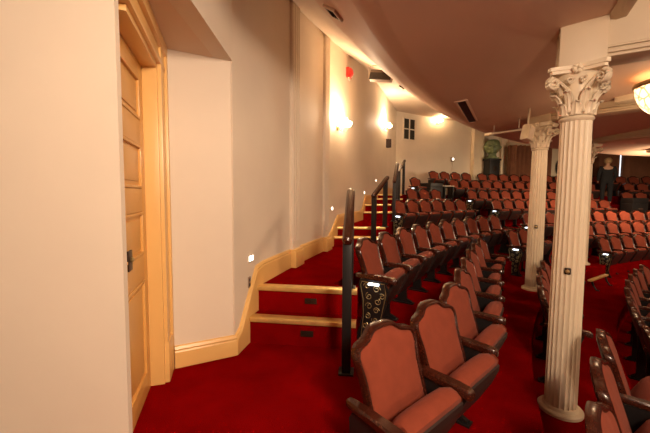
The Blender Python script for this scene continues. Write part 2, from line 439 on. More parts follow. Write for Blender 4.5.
def scroll(sx):
    g = MB(); x = sx*(HS+.018)
    def spiral(cy, cz, r, a0, turns, dirn=1, n=22):
        return [(x, cy + r*(1-.75*i/n)*math.cos(a0+dirn*turns*2*math.pi*i/n), cz + r*(1-.75*i/n)*math.sin(a0+dirn*turns*2*math.pi*i/n)) for i in range(n+1)]
    for (cy, cz, r, a0, t, dr) in ((-.17, .50, .032, 0, 1.4, 1), (-.26, .48, .036, math.pi, 1.4, -1), (-.31, .42, .028, 1, 1.2, 1), (-.19, .41, .034, 1.2, 1.3, -1), (-.27, .37, .032, 2.0, 1.3, 1), (-.19, .32, .033, 0, 1.3, 1),
                                   (-.26, .29, .030, 3, 1.4, -1), (-.18, .23, .030, 1.5, 1.2, 1), (-.25, .20, .032, .4, 1.3, -1), (-.16, .14, .030, 2, 1.3, 1), (-.25, .11, .034, 2.4, 1.3, -1), (-.17, .065, .026, 0, 1.2, 1)):
        g.tube(spiral(cy, cz, r, a0, t, dr, 14), .0036, n=4)
    g.tube([(x, -.12, .03), (x, -.14, .22), (x, -.135, .38), (x, -.11, .50), (x, -.12, .535), (x, -.33, .535), (x, -.345, .44), (x, -.31, .26), (x, -.29, .12), (x, -.32, .03)], .004, n=4)
    return g
def lamp_on_panel(sx):
    g = MB(); x = sx*(HS+.03)
    g.lathe([(.004, -.012), (.022, -.008), (.026, 0), (.018, .008), (.004, .012)], (x, -.21, .525), n=12)
    g.box((x, -.26, .525), (.012, .05, .02), bev=.004); return g
def make_seat(first, last):
    t = empty('theatre_seat')
    f = back_frame().build('back_frame', 'wood', t)
    back_pad().build('backrest', 'velvet', t, angle=60)
    back_shell().build('back_shell', 'shell', t)
    seat_cushion().build('seat_cushion', 'velvet', t, angle=50)
    seat_pan().build('seat_pan', 'shell', t)
    armrest(-1).build('armrest', 'wood', t)
    if last: armrest(1).build('armrest', 'wood', t)
    for sx, e in ((-1, first), (1, last)):
        if sx == 1 and not last: continue
        if e:
            p = end_panel(sx).build('end_panel', 'iron', t)
            scroll(sx).build('scrollwork', 'gold', p); lamp_on_panel(sx).build('aisle_light', 'aislelamp', p)
        else: standard(sx).build('leg', 'iron', t)
    return t
PROTO = {}
def seat(first, last):
    k = (first, last)
    if k not in PROTO:
        PROTO[k] = make_seat(first, last); return PROTO[k]
    return copy_tree(PROTO[k])
ORD = 'first second third fourth fifth sixth seventh eighth ninth tenth eleventh twelfth thirteenth fourteenth fifteenth sixteenth seventeenth eighteenth nineteenth twentieth'.split()
def row(R, z, p0, n, group, lab, sp=.57, skip=(), ends=(True, True), order=1):
    dphi = math.degrees(sp/R); vis = [i for i in range(n) if i not in skip]
    for c, i in enumerate(vis):
        phi = p0+i*dphi
        t = seat(i == 0 and ends[0], i == n-1 and ends[1])
        rb = R + .015; x, y = ring(rb, phi)
        t.location = (x, y, z); t.rotation_euler = (0, 0, face(phi) + R_(random.uniform(-.5, .5)))
        k = c if order == 1 else len(vis)-1-c
        tag(t, lab.format(o=ORD[k]), 'theatre seat', group)
r4p = 44.5
NEAR_ROW = [(.31, 1.73, 40), (.69, 2.09, 42), (1.00, 2.53, 48), (1.28, 3.04, 56), (1.57, 3.60, 58), (1.88, 4.18, 58), (2.21, 4.76, 56), (2.56, 5.33, 54)]
for i, (x, y, th) in enumerate(NEAR_ROW):
    t = seat(False, i == 7); a = R_(th); t.location = (x-math.sin(a)*.015, y+math.cos(a)*.015, -.28); t.rotation_euler = (0, 0, a)
    tag(t, '%s terracotta theatre seat from the near stair rail post, in the near left row' % ORD[i], 'theatre seat', 'seats of the long row from the near stair rail')
row(14.10, -.004, 28.3, 10, 'seats of the row beside the first landing', '{o} terracotta seat in the curved row beside the first landing, counted from the landing', sp=.60)
FRONT = [(.84, 1.00, 44), (1.22, 1.42, 47), (1.59, 1.85, 49), (1.975, 2.27, 51)]
for i, (x, y, th) in enumerate(FRONT):
    t = seat(False, False); a = R_(th); t.location = (x, y, -.55); t.rotation_euler = (0, 0, a)
    tag(t, '%s terracotta seat in front of the big fluted column, counted toward the column' % ORD[i], 'theatre seat', 'seats in front of the near column, camera side')
BEHIND = [(2.30, 3.42, 55), (2.60, 3.90, 54), (2.92, 4.38, 53), (3.27, 4.84, 52), (3.74, 5.30, 54), (4.09, 5.75, 53), (4.45, 6.18, 52)]
for i, (x, y, th) in enumerate(BEHIND):
    t = seat(False, i == 6); a = R_(th); t.location = (x, y, -.55); t.rotation_euler = (0, 0, a)
    tag(t, "%s terracotta seat past the big fluted column, in that column's row" % ORD[i], 'theatre seat', 'seats past the near column')
row(11.70, -.83, 34.0, 8, 'seats at the right picture edge', '{o} terracotta seat in the row at the right picture edge, counted from the camera', ends=(False, True))
row(13.6, -.28, 49.0, 3, 'short row behind the slimmer column', '{o} terracotta seat of the three in the short row left of the slimmer column')
def gap(R, p0, n, a, b):
    out = []
    for i in range(n):
        x, y = ring(R, p0+i*math.degrees(.57/R))
        if a < 325+F*x/y < b: out.append(i)
    return out
SKIP4 = gap(15.6, 61.3, 15, 612, 655)
row(14.15, -.004, 57.5, 13, 'seats of the middle block, third row', '{o} terracotta seat from the aisle light of the middle block row below the cross aisle')
row(13.5, -.28, 62.0, 9, 'seats of the middle block, second row', '{o} terracotta seat of the middle block row second from its front')
row(12.85, -.55, 61.5, 7, 'seats of the middle block, front row', '{o} terracotta seat from the lit iron end panel, middle block front row')
row(15.6, .32, 44.3, 6, 'seats above the cross aisle by the second landing', '{o} terracotta seat from the second landing in the short row above the cross aisle')
row(15.6, .32, 61.3, 15, 'seats above the cross aisle in the middle block', '{o} terracotta seat of the middle block row just above the cross aisle', ends=(True, False), skip=SKIP4)
row(16.4, .62, 50.6, 3, 'seats by the third landing', '{o} terracotta seat of the three beside the third landing, counted from the handrail')
row(16.4, .62, 60.9, 16, 'seats of the fifth row in the middle block', '{o} dark red seat of the third row from the back, counted from its aisle lamp', ends=(True, False), skip=gap(16.4, 60.9, 16, 592, 619))
row(17.15, 1.0, 54.5, 1, 'single seat by the top steps', '{o} and only dark red seat standing beside the topmost handrail')
row(17.15, 1.0, 60.9, 17, 'seats of the second row from the back', '{o} dark red seat of the second row from the back, counted from its aisle lamp', ends=(True, False), skip=gap(17.15, 60.9, 17, 592, 619))
row(17.9, 1.33, 60.4, 4, 'four seats below the cream back wall', '{o} of the four dark red seats below the glowing cream back wall', ends=(False, False))
row(17.9, 1.33, 68.6, 15, 'back row seats below the bust and curtains', '{o} dark red back row seat counted from the bust toward the curtains', ends=(False, False))

# ------------------------------------------------------------------ fluted columns
def column(x, y, zb, zt, r, rz, label):
    t = empty('fluted_column', (x, y, zb), rz); tag(t, label, 'column', 'cream fluted columns with leafy capitals')
    H = zt-zb; s = r/.115; ch = .40*s; sh = H-ch
    NF = 20; NS = 8
    def flute(k, n, z):
        ph = (k % NS)/NS; return 1 - .085*(math.sin(math.pi*ph)**.8 if 0 < ph < .999 else 0)
    g = MB(); n = NF*NS; prof = []
    for i in range(9):
        f = i/8; prof.append((r*(1-.10*f**1.5), .05*s+(sh-.05*s)*f))
    g.lathe(prof, n=n, fn=flute); g.build('shaft', 'white', t, angle=40)
    g = MB(); g.lathe([(r*1.42, 0), (r*1.42, .022*s), (r*1.36, .03*s), (r*1.12, .035*s), (r*1.05, .055*s), (r*.98, .06*s)], n=40); g.build('base', 'white', t)
    # capital
    rt = r*.90
    g = MB(); g.lathe([(rt*.98, sh-.01), (rt*1.10, sh+.0), (rt*1.14, sh+.010*s), (rt*1.08, sh+.022*s), (rt*.98, sh+.03*s), (rt*.98, sh+.12*s), (rt*1.05, sh+.24*s), (rt*1.35, sh+.335*s), (rt*1.42, sh+.35*s)], n=32)
    cap = g.build('capital', 'white', t)
    def leaf(ang, z0, h, w, r0, curl):
        rows = []; n = 9
        for i in range(n+1):
            f = i/n
            rr = r0 + curl*(f**3) ; z = z0+h*f
            if f > .86: z = z0+h*.86 + h*(1-.86)*math.sin((f-.86)/.14*math.pi*.6)*.4 - (f-.86)*h*.4; rr = r0+curl*(.64+ (f-.86)*2.5)
            ww = w*(1-.25*f)*(1+.10*math.sin(f*22))*(1 if f < .85 else math.sqrt(max(.05, 1-((f-.85)/.15)**2*.8)))
            ring_ = []
            for j in range(-4, 5):
                q = j/4; a = ang+q*ww/rr; lift = .010*s*(1-abs(q))+.004*s*math.cos(q*9)
                ring_.append(((rr+lift)*math.cos(a), (rr+lift)*math.sin(a), z - .012*s*abs(q)*f))
            rows.append(ring_)
        return rows
    lv = MB()
    for k in range(8): lv.grid(leaf(k*math.pi/4, sh+.03*s, .12*s, rt*.36, rt*1.03, .045*s))
    for k in range(8): lv.grid(leaf((k+.5)*math.pi/4, sh+.05*s, .19*s, rt*.34, rt*1.02, .075*s))
    lo = lv.build('acanthus_leaves', 'white', t, angle=60)
    sm = lo.modifiers.new('th', 'SOLIDIFY'); sm.thickness = .007*s; sm.offset = 0
    vo = MB()
    A = rt*1.98                                  # corner reach
    for k in range(4):
        a = math.pi/4 + k*math.pi/2; ca, sa = math.cos(a), math.sin(a)
        for side in (-1, 1):
            pts = []; rad = []
            for i in range(8):                   # stem rising from the leaves
                f = i/7; rr = rt*1.0 + (A*1.04-rt*1.0)*f**1.6; z = sh+.20*s+.125*s*f
                off = side*rt*.42*(1-f)
                pts.append((rr*ca-off*sa, rr*sa+off*ca, z)); rad.append(.012*s)
            for i in range(1, 22):
                f = i/21; th = math.pi/2 - f*3.2*math.pi; q = .050*s*(1-.8*f)
                rr = A*1.04 + q*math.cos(th); z = sh+.33*s-.050*s + q*math.sin(th)
                off = side*.010*s
                pts.append((rr*ca-off*sa, rr*sa+off*ca, z)); rad.append(.015*s*(1-.4*f))
            vo.tube(pts, rad, n=6, sx=1.5)
        b = k*math.pi/2; cb, sb = math.cos(b), math.sin(b)    # small inner spirals
        for side in (-1, 1):
            pts = []
            for i in range(18):
                f = i/17; th = -math.pi/2*1 + f*2.6*math.pi; q = .026*s*(1-.75*f)
                off = side*(.045*s - q*math.cos(th)*1.0); z = sh+.29*s + q*math.sin(th)
                rr = rt*1.42
                pts.append((rr*cb-off*sb, rr*sb+off*cb, z))
            vo.tube(pts, .008*s, n=6)
    vo.build('volutes', 'white', t)
    ab = MB(); zt0 = H-.052*s
    for (z0, z1, e) in ((zt0, zt0+.024*s, .93), (zt0+.024*s, zt0+.052*s, 1.0)):
        poly = []
        for k in range(4):
            a = math.pi/4+k*math.pi/2; c = (A*1.30*e*math.cos(a), A*1.30*e*math.sin(a)); a2 = a+math.pi/2; d = (A*1.30*e*math.cos(a2), A*1.30*e*math.sin(a2))
            for i in range(9):
                f = i/8*.88+.06; px_, py_ = c[0]+(d[0]-c[0])*f, c[1]+(d[1]-c[1])*f; bow = .22*math.sin(math.pi*i/8)*.8
                poly.append((px_*(1-bow), py_*(1-bow)))
        ab.prism(poly, z0, z1)
    ab.build('abacus', 'white', t, angle=30)
    ro = MB()
    for k in range(4):
        b = k*math.pi/2
        for j in range(6):
            aa = j*math.pi/3; q = .02*s
            c = Vector((math.cos(b)*A*.80, math.sin(b)*A*.80, zt0+.02*s)) + Vector((-math.sin(b), math.cos(b), 0))*q*math.cos(aa) + Vector((0, 0, 1))*q*math.sin(aa)
            m2 = Matrix.Translation(c); r_ = bmesh.ops.create_icosphere(ro.bm, subdivisions=1, radius=.020*s, matrix=m2)
    ro.build('rosettes', 'white', t)
    kn = MB()      # small brass fitting
    return t
def fitting(px, py, x, y, r, label, zoff):
    d = Vector((-x, -y, 0)).normalized()
    t = empty('brass_fitting', (x+d.x*r*.93, y+d.y*r*.93, zoff), math.atan2(d.y, d.x)-math.pi/2*-1)
    tag(t, label, 'fitting', 'small brass fittings on the columns')
    a = MB(); a.box((0, -.006, 0), (.045, .022, .055), bev=.008); a.build('plate', 'plate', t)
    a = MB(); a.tube([(0, -.012, 0), (0, -.03, 0), (0, -.036, 0)], [.014, .016, .008], n=12); a.build('knob', 'gold', t)
colp = (2.06, 2.72)
near = column(colp[0], colp[1], -.55, EYE+1.03, .118, R_(50), 'large cream fluted column with leafy capital, closest to the camera')
c2 = (3.56, 5.46)
column(c2[0], c2[1], -.28, EYE+1.19, .122, R_(38), 'slimmer-looking cream fluted column standing further back, left of the largest one')
c3 = ring(12.88, 58.5)
c3 = ((584-325)/F*7.6, 7.6)
column(c3[0], c3[1], -.28, EYE+1.19, .122, R_(5), 'distant cream column almost hidden behind the big one, only its capital edge showing')
fitting(0, 0, colp[0], colp[1], .112, 'small brass knob plate on the big fluted column at waist height', EYE-.61)
fitting(0, 0, c2[0], c2[1], .122, 'tiny dark knob plate on the slimmer column further back', EYE-.50)

# blocks and radial beams over the columns
def beam(pos, zb, n, deep):
    x, y = pos; a = math.atan2(y-CY, CX-x); d = Vector((math.cos(a), -math.sin(a), 0)); tn = Vector((math.sin(a), math.cos(a), 0))
    o = Vector((x, y, 0)); rz = math.atan2(d.y, d.x)
    g = MB()
    g.box(tuple(o+Vector((0, 0, (zb+EYE+1.5)/2))), (.30, .30, EYE+1.5-zb), rz=rz, bev=.006)
    L = 2.0
    c = o+d*(.15+L/2)
    g.box((c.x, c.y, (zb+.05+deep)/2), (L, .20, deep-zb-.05), rz=rz, bev=.006)
    for w, z0, z1 in ((.25, .03, .055), (.28, .055, .085), (.24, .10, .12)):
        g.box((c.x, c.y, zb+(z0+z1)/2), (L, w, z1-z0), rz=rz, bev=.008)
    struct(g.build('trim_%d' % n, 'beam'))
beam(colp, EYE+1.03, 3, EYE+2.6)
beam(c2, EYE+1.19, 4, EYE+1.55)
beam(c3, EYE+1.19, 5, EYE+1.55)
beam(ring(12.88, 72), EYE+1.19, 6, EYE+1.55)
# rounded moulding closing the soffit edge beside the near beam
g = MB(); rows = []
for i in range(26):
    p = -30+i*(60.4/25)
    rows.append([(*ring(12.22+a, p), EYE+1.38+b) for a, b in ((.05, -.03), (0, -.05), (-.06, -.04), (-.08, .0), (-.10, .08), (-.10, .9), (.0, .9), (.0, .0))])
g.grid(rows, cu=True, cap=True); struct(g.build('trim_7', 'beam'))

# ------------------------------------------------------------------ handrails
def handrail(p0, p1, z0, z1, label, h0=.98, h1=.90, s=1.0):
    t = empty('stair_handrail', (p0[0], p0[1], z0)); tag(t, label, 'handrail', 'black iron and wood handrails up the aisle')
    a = Vector((0, 0, 0)); b = Vector((p1[0]-p0[0], p1[1]-p0[1], z1-z0))
    rz = math.atan2(b.y, b.x)
    for q, h in ((a, h0), (b, h1)):
        m = MB(); m.box((q.x, q.y, q.z+h/2-.01), (.066*s, .066*s, h-.03), rz=rz, bev=.004)
        post = m.build('post', 'iron', t)
        m = MB(); m.box((q.x, q.y, q.z+.006), (.11*s, .11*s, .012), rz=rz, bev=.003); m.build('foot_plate', 'iron', post)
    A = a+Vector((0, 0, h0)); B = b+Vector((0, 0, h1)); d = (B-A); dn_ = d.normalized(); sd = Vector((-math.sin(rz), math.cos(rz), 0)); up = sd.cross(dn_)*-1
    if up.z < 0: up = -up
    def sec(P, k): return [P+sd*x*k+up*z*k for x, z in ((-.024, -.032), (-.037, -.010), (-.037, .012), (-.023, .030), (0, .036), (.023, .030), (.037, .012), (.037, -.010), (.024, -.032))]
    m = MB(); pts = [(A-dn_*.07, .45), (A-dn_*.055, .9), (A-dn_*.03, 1), (B+dn_*.05, 1), (B+dn_*.09, 1), (B+dn_*.115, .75), (B+dn_*.12, .4)]
    m.grid([sec(P, k) for P, k in pts], cu=True, cap=True); m.build('wooden_rail', 'wood', t)
    m = MB(); off = Vector((0, 0, -.05)); m.tube([A+off, B+off], .014, n=8); m.build('under_bar', 'iron', t)
    return t
handrail((.163, 2.31), (.23, 2.93), 0, L1, 'near stair handrail with red-brown wood top on two black posts, beside the first steps', 1.0, .84)
handrail((.78, 5.18), (1.04, 5.63), L1, L2, 'second handrail up the aisle, short slanted wood rail past the first landing', .86, .82)
handrail((1.46, 6.90), (1.64, 7.50), L2, L3, 'third handrail up the aisle, beside the two lit seats', .86, .88)
handrail((1.93, 8.55), (2.18, 9.10), L3, L4, 'topmost handrail up the aisle, reaching highest against the back wall', .84, .90)

# ------------------------------------------------------------------ wall and ceiling fittings
def back_thing(name, px, z, R=18.6, off=0.0):
    p = phi_px(px, R); x, y = ring(R-off, p); return empty(name, (x, y, z), face(p))
def wall_thing(name, y, z, off=0): 
    p = wall_p(y, off); t = empty(name, (p[0], p[1], z))
    _, (tx, ty) = wall_at(y); t.rotation_euler = (0, 0, math.atan2(ty, tx)+math.pi)   # local +Y points out of the wall... flipped below
    # want local -Y to be (ty,-tx): R(a)(0,-1)=(sin a,-cos a)
    t.rotation_euler = (0, 0, math.atan2(ty, tx)); return t
# local +X runs along the wall away from the camera, local -Y comes out of the wall
def sconce(y, z, label, power, off=.0):
    t = wall_thing('wall_sconce', y, z); tag(t, label, 'wall lamp', 'gas-style wall sconces on the left wall')
    m = MB(); m.lathe([(.002, 0), (.05, .004), (.055, .012), (.03, .022), (.012, .035)], n=20); bp = m.build('back_plate', 'gold', t); bp.rotation_euler = (R_(90), 0, 0)
    for sx in (-1, 1):
        m = MB(); pts = [(0, -.02, 0)]
        for i in range(1, 15):
            f = i/14; pts.append((sx*.13*f, -.02-.13*f, -.075*math.sin(f*math.pi)+.02*f))
        m.tube(pts, .007, n=6); m.tube([(sx*.04, -.06, -.03), (sx*.06, -.05, .03), (sx*.03, -.04, .045), (sx*.02, -.05, .02)], .005, n=5)
        arm = m.build('arm', 'gold', t)
        m = MB(); m.lathe([(.022, 0), (.04, .006), (.062, .03), (.072, .06), (.066, .085), (.064, .084), (.068, .06), (.058, .034), (.038, .012), (.02, .006)], (sx*.13, -.15, .025), n=20)
        m.build('glass_shade', 'glow', arm)
        li = bpy.data.lights.new('sconce_bulb', 'POINT'); li.energy = power; li.color = (1, .72, .46); li.shadow_soft_size = .05
        lo = bpy.data.objects.new('sconce_bulb', li); COL.objects.link(lo); lo.parent = t; lo.location = (sx*.13, -.15, .14)
    return t
sconce(5.58, EYE+1.14, 'lit brass wall sconce with glass shades under the red alarm, closer of the pair', 19)
sconce(9.85, EYE+2.0, 'lit brass wall sconce deep in the corner near the louvred window, beyond the alarm', 26)

def back_sconce(px, z, label, power):
    t = back_thing('wall_sconce', px, z); tag(t, label, 'wall lamp')
    m = MB(); m.lathe([(.002, 0), (.05, .004), (.055, .012), (.03, .022), (.012, .035)], n=20); o = m.build('back_plate', 'gold', t); o.rotation_euler = (R_(90), 0, 0)
    m = MB(); m.tube([(0, -.02, 0), (0, -.10, -.06), (0, -.18, -.05), (0, -.22, .01)], .009, n=6); arm = m.build('arm', 'gold', t)
    m = MB(); m.lathe([(.022, 0), (.05, .006), (.085, .03), (.095, .06), (.085, .09), (.083, .09), (.09, .06), (.08, .034), (.045, .012), (.02, .006)], (0, -.22, .02), n=20); m.build('glass_shade', 'glow', arm)
    li = bpy.data.lights.new('sconce_bulb', 'POINT'); li.energy = power; li.color = (1, .68, .38); li.shadow_soft_size = .06
    lo = bpy.data.objects.new('sconce_bulb', li); COL.objects.link(lo); lo.parent = t; lo.location = (0, -.24, .16)
def step_light(y, z, label, w=.075, h=.045):
    t = wall_thing('step_light', y, z); tag(t, label, 'step light', 'small lit step lights low on the left wall')
    m = MB(); m.box((0, -.004, 0), (w+.022, .012, h+.022), bev=.003); m.build('surround', 'offwhite', t)
    m = MB(); m.box((0, -.012, 0), (w, .006, h), bev=.002); m.build('lens', 'stepglow', t)
step_light(2.86, .735, 'rectangular white step light above the first brass-edged steps')
step_light(5.33, 1.08, 'white step light on the wall left of the second flight of steps', .06, .05)
step_light(7.42, 1.36, 'white step light above the third flight of steps', .06, .05)
step_light(8.85, 1.70, 'highest and farthest white step light on the left wall', .06, .05)
t = wall_thing('wall_outlet', 2.835, .525); tag(t, 'dark two-socket outlet plate just under the nearest step light', 'outlet')
m = MB(); m.box((0, -.004, 0), (.04, .010, .095), bev=.002); m.build('plate', 'grey', t)
for dz in (-.022, .022):
    m = MB(); m.box((0, -.009, dz), (.026, .006, .028), bev=.004); m.build('socket', 'black', t)
t = wall_thing('fire_alarm', 6.1, EYE+2.22); tag(t, 'red fire alarm bell high on the cream wall above a sconce', 'alarm')
m = MB(); m.box((0, -.03, 0), (.17, .06, .17), bev=.01); m.build('housing', 'red', t)
m = MB(); m.lathe([(.001, .05), (.04, .045), (.075, .02), (.085, 0)], n=20); o = m.build('gong', 'red', t); o.rotation_euler = (R_(90), 0, 0); o.location = (0, -.06, .01)
m = MB(); m.box((0, -.035, -.105), (.09, .03, .045), bev=.004); m.build('strobe', 'offwhite', t)
# dark triangular corner fitting under the far sconce
t = wall_thing('corner_bracket', 10.3, EYE+1.62); tag(t, 'small dark wedge-shaped speaker below the farther sconce', 'speaker')
m = MB(); m.prism([(-.10, 0), (.10, 0), (0, -.15)], -.13, .13); m.build('cabinet', 'shell', t, smooth=False)
m = MB(); m.box((0, .01, 0), (.08, .03, .08)); m.build('mount', 'black', t)

# ceiling speaker on bracket
def at(px, py, Z): return ((px-325)/F*Z, Z, EYE+(195-py)/F*Z)
sx_, sy_, sz_ = at(379, 79, 4.8)
t = empty('ceiling_speaker', (sx_, sy_, sz_), R_(-22)); tag(t, 'grey box speaker hung on a bracket under the ceiling near the red alarm', 'speaker')
m = MB(); m.box((0, 0, 0), (.32, .13, .12), rx=R_(-18), ry=R_(9), bev=.008); sp_ = m.build('cabinet', 'grey', t)
m = MB(); m.box((0, -.075, -.025), (.31, .012, .11), rx=R_(-18), ry=R_(9)); m.build('grille', 'shell', sp_)
top = ceil_xy(sx_, sy_)-sz_
m = MB()
for q in (-.18, .18): m.tube([(q*.97, 0, -.06-q*.15), (q, 0, .10-q*.1), (q*.9, 0, .16)], .009, n=6)
m.tube([(-.19, 0, .16), (.19, 0, .16)], .009, n=6); m.tube([(0, 0, .16), (0, 0, top)], .012, n=8)
m.build('bracket', 'offwhite', t)

def ceil_frame(R, phi):
    """matrix at a point of the ceiling: x tangential, y radial outward (downhill/uphill), z out of the surface downwards"""
    x, y = ring(R, phi); e = .05; z0 = ceil_z(R); s = (ceil_z(R+e)-ceil_z(R-e))/(2*e)
    a = R_(phi); tx = Vector((math.sin(a), math.cos(a), 0)); ry = Vector((-math.cos(a), math.sin(a), s)).normalized(); n = tx.cross(ry).normalized()
    if n.z > 0: n = -n; ry = ry
    m = Matrix((( *tx, 0), (*n.cross(tx), 0), (*n, 0), (0, 0, 0, 1))).transposed(); m.translation = Vector((x, y, z0)); return m
def ceil_thing(name, R, phi, rz=0):
    t = empty(name); t.matrix_world = ceil_frame(R, phi) @ Matrix.Rotation(rz, 4, 'Z'); return t
t = ceil_thing('slot_diffuser', 13.62, 38.35, R_(-8)); tag(t, 'long narrow black air slot in the brown balcony soffit', 'air vent')
m = MB()
for q in (-.065, .065): m.box((0, q, .006), (1.36, .03, .012), bev=.003)
for q in (-.67, .67): m.box((q, 0, .006), (.03, .15, .012), bev=.003)
m.build('frame', 'soffit', t)
m = MB(); m.box((0, 0, .003), (1.32, .11, .006)); m.build('slot', 'black', t)
ph = math.degrees(math.atan2(2.48-CY, CX-.05))
t = ceil_thing('air_register', 14.08, ph); tag(t, 'small wooden-framed air register in the pale ceiling above the fluted pilasters', 'air vent')
m = MB()
for q in (-.045, .045): m.box((0, q, .008), (.15, .02, .02), bev=.003)
for q in (-.07, .07): m.box((q, 0, .008), (.02, .11, .02), bev=.003)
m.build('frame', 'offwhite', t)
m = MB(); m.box((0, 0, .004), (.13, .08, .006))
m.build('core', 'wood', t)
for k in range(3):
    m = MB(); m.box((0, -.024+k*.024, .012), (.12, .008, .01), rx=R_(30)); m.build('slat', 'black', t)
t = ceil_thing('ceiling_sensor', 14.22, math.degrees(math.atan2(4.5-CY, CX-.98))); tag(t, 'tiny dark sensor at the curved soffit edge right of the ceiling speaker', 'sensor')
m = MB(); m.box((0, 0, .008), (.11, .04, .02), bev=.005); m.build('body', 'shell', t)
t = ceil_thing('sprinkler_head', 16.4, 53.0); tag(t, 'tiny round sprinkler head on the pale ceiling near the back wall', 'sprinkler')
m = MB(); m.lathe([(.03, 0), (.03, .006), (.01, .01), (.01, .03), (.02, .034), (.004, .036)], n=12); m.build('body', 'grey', t)

# back wall fittings
back_sconce(434, EYE+2.86, 'glowing wall sconce high on the back wall where the brown soffit edge meets it', 16)
t = back_thing('window_1', 407, EYE+2.48); struct(t)
m = MB()
for q in (-.30, 0, .30): m.box((q, -.02, 0), (.035, .05, .80))
for q in (-.39, 0, .39): m.box((0, -.02, q), (.635, .05, .035))
m.build('window_frame', 'plaster', t)
for qx in (-.15, .15):
    for qz in (-.195, .195):
        m = MB(); m.box((qx, -.003, qz), (.27, .02, .36))
        for k in range(9): m.box((qx, -.016, qz-.16+k*.04), (.265, .012, .012), rx=R_(35))
        m.build('window_pane', 'louver', t, smooth=False)
t = back_thing('camera_fixture', 450, EYE+1.48, off=.03); tag(t, 'small round lit fixture with a dangling cable on the cream back wall', 'wall fixture')
m = MB(); m.box((0, -.02, 0), (.16, .05, .18), bev=.01); m.build('housing', 'grey', t)
m = MB(); m.lathe([(.001, .02), (.04, .015), (.05, 0)], n=14); o = m.build('lens', 'stepglow', t); o.rotation_euler = (R_(90), 0, 0); o.location = (0, -.05, .02)
m = MB(); m.tube([(0, -.02, -.08), (.03, -.02, -.3), (-.01, -.01, -.5), (.05, -.01, -.85)], .012, n=6); m.build('cable', 'offwhite', t)
# wall trim panels either side of the niche
def back_slab(name, pa, pb, z0, z1, R, th, m_, pleat=0, n=6):
    a, b = phi_px(pa, R), phi_px(pb, R); g = MB(); rows = []
    for i in range(n+1):
        p = a+(b-a)*i/n; r = R + (pleat*math.sin(i*math.pi*.5*1.0) if pleat else 0)
        rows.append([(*ring(r, p), z0), (*ring(r, p), z1), (*ring(r+th, p), z1), (*ring(r+th, p), z0)])
    g.grid(rows, cu=True, cap=True); return g.build(name, m_, angle=(15 if pleat else 60))
struct(back_slab('trim_8', 472, 482, 1.3, 4.55, 18.42, .2, 'white'))
struct(back_slab('trim_9', 499, 507, 1.3, 4.55, 18.42, .2, 'white'))
struct(back_slab('trim_10', 548, 561, 1.3, 4.55, 18.30, .28, 'white'))
struct(back_slab('wall_niche', 482, 499, 1.3, 4.55, 18.54, .1, 'plaster'))
struct(back_slab('trim_11', 507, 680, 3.42, 3.60, 18.2, .3, 'beam', n=20))
struct(back_slab('trim_12', 507, 680, 3.60, 4.6, 18.30, .25, 'soffit', n=20))
def curtain(pa, pb, label, n):
    o = back_slab('pleated_curtain', pa, pb, 1.36, 3.45, 18.06, .04, 'curtain', pleat=.17, n=n*4)
    tag(o, label, 'curtain', 'brown pleated curtains along the back wall')
curtain(508, 547, 'brown pleated curtain between the bust and the slimmer column', 9)
curtain(562, 614.5, 'brown pleated curtain behind the standing person, left of the bright gap', 12)
curtain(621, 645.5, 'brown pleated curtain right of the bright window gap', 6)
curtain(650, 672, 'brown pleated curtain cut by the right picture edge', 5)
o = struct(back_slab('window_2', 615, 620.5, 1.9, 3.40, 18.4, .03, 'daylight', n=2))
# oval portrait between the curtains
t = back_thing('oval_portrait', 557.5, EYE+1.30, R=18.30, off=.03); tag(t, 'dark oval picture on a pale wall strip, half hidden by the big column', 'picture')
m = MB(); m.lathe([(.36, 0), (.40, .02), (.40, .04), (.35, .05)], n=32); o = m.build('frame', 'black', t); o.rotation_euler = (R_(90), 0, 0); o.scale = (.62, 1, 1)
m = MB(); m.lathe([(.001, .03), (.35, .03)], n=32, cap=False); o = m.build('picture', 'bronze', t); o.rotation_euler = (R_(90), 0, 0); o.scale = (.62, 1, 1)

